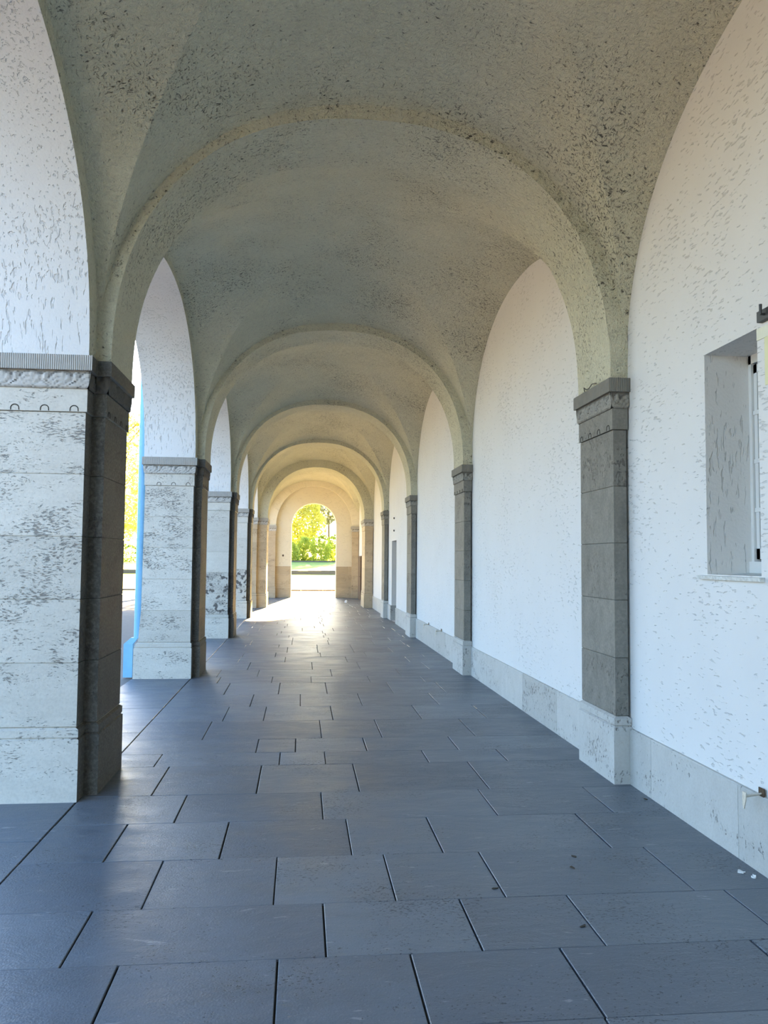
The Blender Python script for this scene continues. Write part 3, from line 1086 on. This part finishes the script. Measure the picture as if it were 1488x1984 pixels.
tag(mb.build('kerb', M['kerbs']), 'low pale kerb edging the near lawn beyond the far opening', 'kerb')
mb = MB()
x = -22.0
while x < 20:
    w = random.uniform(.7, 1.2)
    mb.box((x, 57.85, .40), (x + w, 58.15, .76 + random.uniform(-.02, .02)), 0, .5); x += w
tag(mb.build('retaining_wall', M['kerbs']), 'low dark stone retaining wall between the two lawns beyond the far opening', 'wall')
mb = MB()
x = -12.0
while x < 14:
    w = random.uniform(.8, 1.2)
    mb.box((x, 79.9, 1.2), (x + w - .01, 80.1, 1.42), 0, .5); x += w
tag(mb.build('kerb', M['kerbs']), 'thin dark kerb at the foot of the bushes beyond the upper lawn', 'kerb')

def leaves(center, rad, n, size, seed, shell=.45, droop=0.0):
    rr = random.Random(seed)
    mb = MB()
    for _ in range(n):
        while True:
            d = Vector((rr.uniform(-1, 1), rr.uniform(-1, 1), rr.uniform(-1, 1)))
            if .05 < d.length < 1:
                break
        r = d.length
        d = d / r * (r ** shell)
        k = 1 + .35 * noise.noise(Vector((d.x * 2.2 + seed, d.y * 2.2, d.z * 2.2)))
        q = Vector((center[0] + d.x * rad[0] * k, center[1] + d.y * rad[1] * k, center[2] + d.z * rad[2] * k))
        if noise.noise(q * 1.3 + Vector((seed, 0, 0))) < -.34:
            continue
        a = Vector((rr.gauss(0, 1), rr.gauss(0, 1), rr.gauss(0, 1) - droop)).normalized()
        b_ = a.orthogonal().normalized()
        b_.rotate(Matrix.Rotation(rr.uniform(0, 6.28), 3, a))
        s = size * rr.uniform(.6, 1.3)
        mb.face([q - a * s, q + b_ * s * .45, q + a * s, q - b_ * s * .45])
    return mb
def branches(base, top, spread, n, seed, r0):
    rr = random.Random(seed)
    mb = MB()
    b0, t0 = Vector(base), Vector(top)
    mid = (b0 + t0) / 2 + Vector((rr.uniform(-.15, .15), 0, 0))
    mb.tube([b0, mid, t0], [r0, r0 * .7, r0 * .25], 8)
    for i in range(n):
        t = rr.uniform(.3, .95)
        s = b0.lerp(t0, t)
        a = rr.uniform(0, 6.28)
        e = s + Vector((math.cos(a) * spread[0], math.sin(a) * spread[0], spread[1] * rr.uniform(.3, 1))) * rr.uniform(.5, 1)
        m_ = (s + e) / 2 + Vector((0, 0, .12 * spread[0]))
        mb.tube([s, m_, e], [r0 * .35, r0 * .2, r0 * .06], 5)
    return mb
def tree(name, x, yy, h, crown_c, crown_r, n, leaf, mat, label, cat, group, seed, r0=.12, droop=0):
    z = gz(yy) - .05
    t = thing(name, (x, yy, z), label, cat, group)
    branches((0, 0, 0), (0, 0, h * .9), (crown_r[0] * .8, crown_r[2] * .5), 22, seed, r0).build('trunk', M['bark'], t)
    leaves((0, 0, crown_c), crown_r, n, leaf, seed, droop=droop).build('foliage', mat, t)
    return t
tree('leafy_tree', -.2, 88.0, 6.2, 4.4, (2.4, 1.8, 3.4), 12000, .16, M['leafy'], 'yellow-green sunlit tree in the left half of the far arched opening', 'tree', 'trees beyond the far opening', 5, .07)
tree('conifer_tree', 3.3, 98, 11.0, 7.0, (2.7, 2.4, 3.1), 9000, .17, M['leafd'], 'grey-green drooping tree behind, at the upper right of the far opening', 'tree', 'trees beyond the far opening', 8, .16, 1.0)
for i, (x, yy, h, w, lb) in enumerate([(-1.2, 80.9, 2.0, 1.0, 'bright green bush at the left jamb in the far opening'), (.45, 82.9, 2.5, 1.1, 'yellow-green bush in the middle left of the far opening'),
                                      (1.9, 80.9, 2.7, 1.0, 'tallest spiky bush right of centre in the far opening'), (3.5, 82.9, 2.7, 1.1, 'bright bush at the right jamb in the far opening')]):
    tree('bush', x, yy, h * .7, h * .45, (w, .7, h * .55), 4200, .11, M['leafb'], lb, 'bush', 'bushes beyond the far opening', 20 + i, .03)
tree('leafy_tree', -12.6, 58.5, 11, 6.6, (3.0, 3.0, 4.8), 7000, .17, M['leafy'], 'yellow-green tree seen through the gap between the first and second piers', 'tree', 'trees left of the arcade', 31, .18)
tree('leafy_tree', -18.5, 84, 11, 6.6, (4.2, 4.0, 4.0), 6000, .22, M['leafy'], 'tall pale tree further back through the gap between the first two piers', 'tree', 'trees left of the arcade', 33, .25)
for i, (x, yy, lb) in enumerate([(-4.6, 44.5, 'tall broad tree outside, left of the end wall'), (-.2, 55.5, 'tall broad tree outside, beyond the end wall'), (5.6, 44.0, 'tall broad tree outside, right of the end wall')]):
    z = gz(yy) - .05
    t = thing('broad_tree', (x - (4.0 if i == 1 else 0), yy, z), lb, 'tree', 'tall trees behind the end wall')
    ox = 4.0 if i == 1 else 0
    tb = branches((0, 0, 0), (ox * .8, 0, 12.5), (3.2, 3.0), 26, 60 + i, .28)
    tb.build('trunk', M['bark'], t)
    leaves((ox, 0, 12.2), (3.1, 3.4, 3.6), 9000, .30, 70 + i, shell=.6).build('foliage', M['leafy'], t)
hd = thing('hedge', (-17.0, 76, gz(76)), 'clipped dark green hedge seen low in the gap between the first two piers', 'hedge')
leaves((0, 0, .75), (5.5, .7, .95), 5000, .10, 44, shell=.3).build('foliage', M['hedge'], hd)
branches((0, 0, 0), (0, 0, 1.2), (2.5, .5), 14, 45, .06).build('stem', M['bark'], hd)
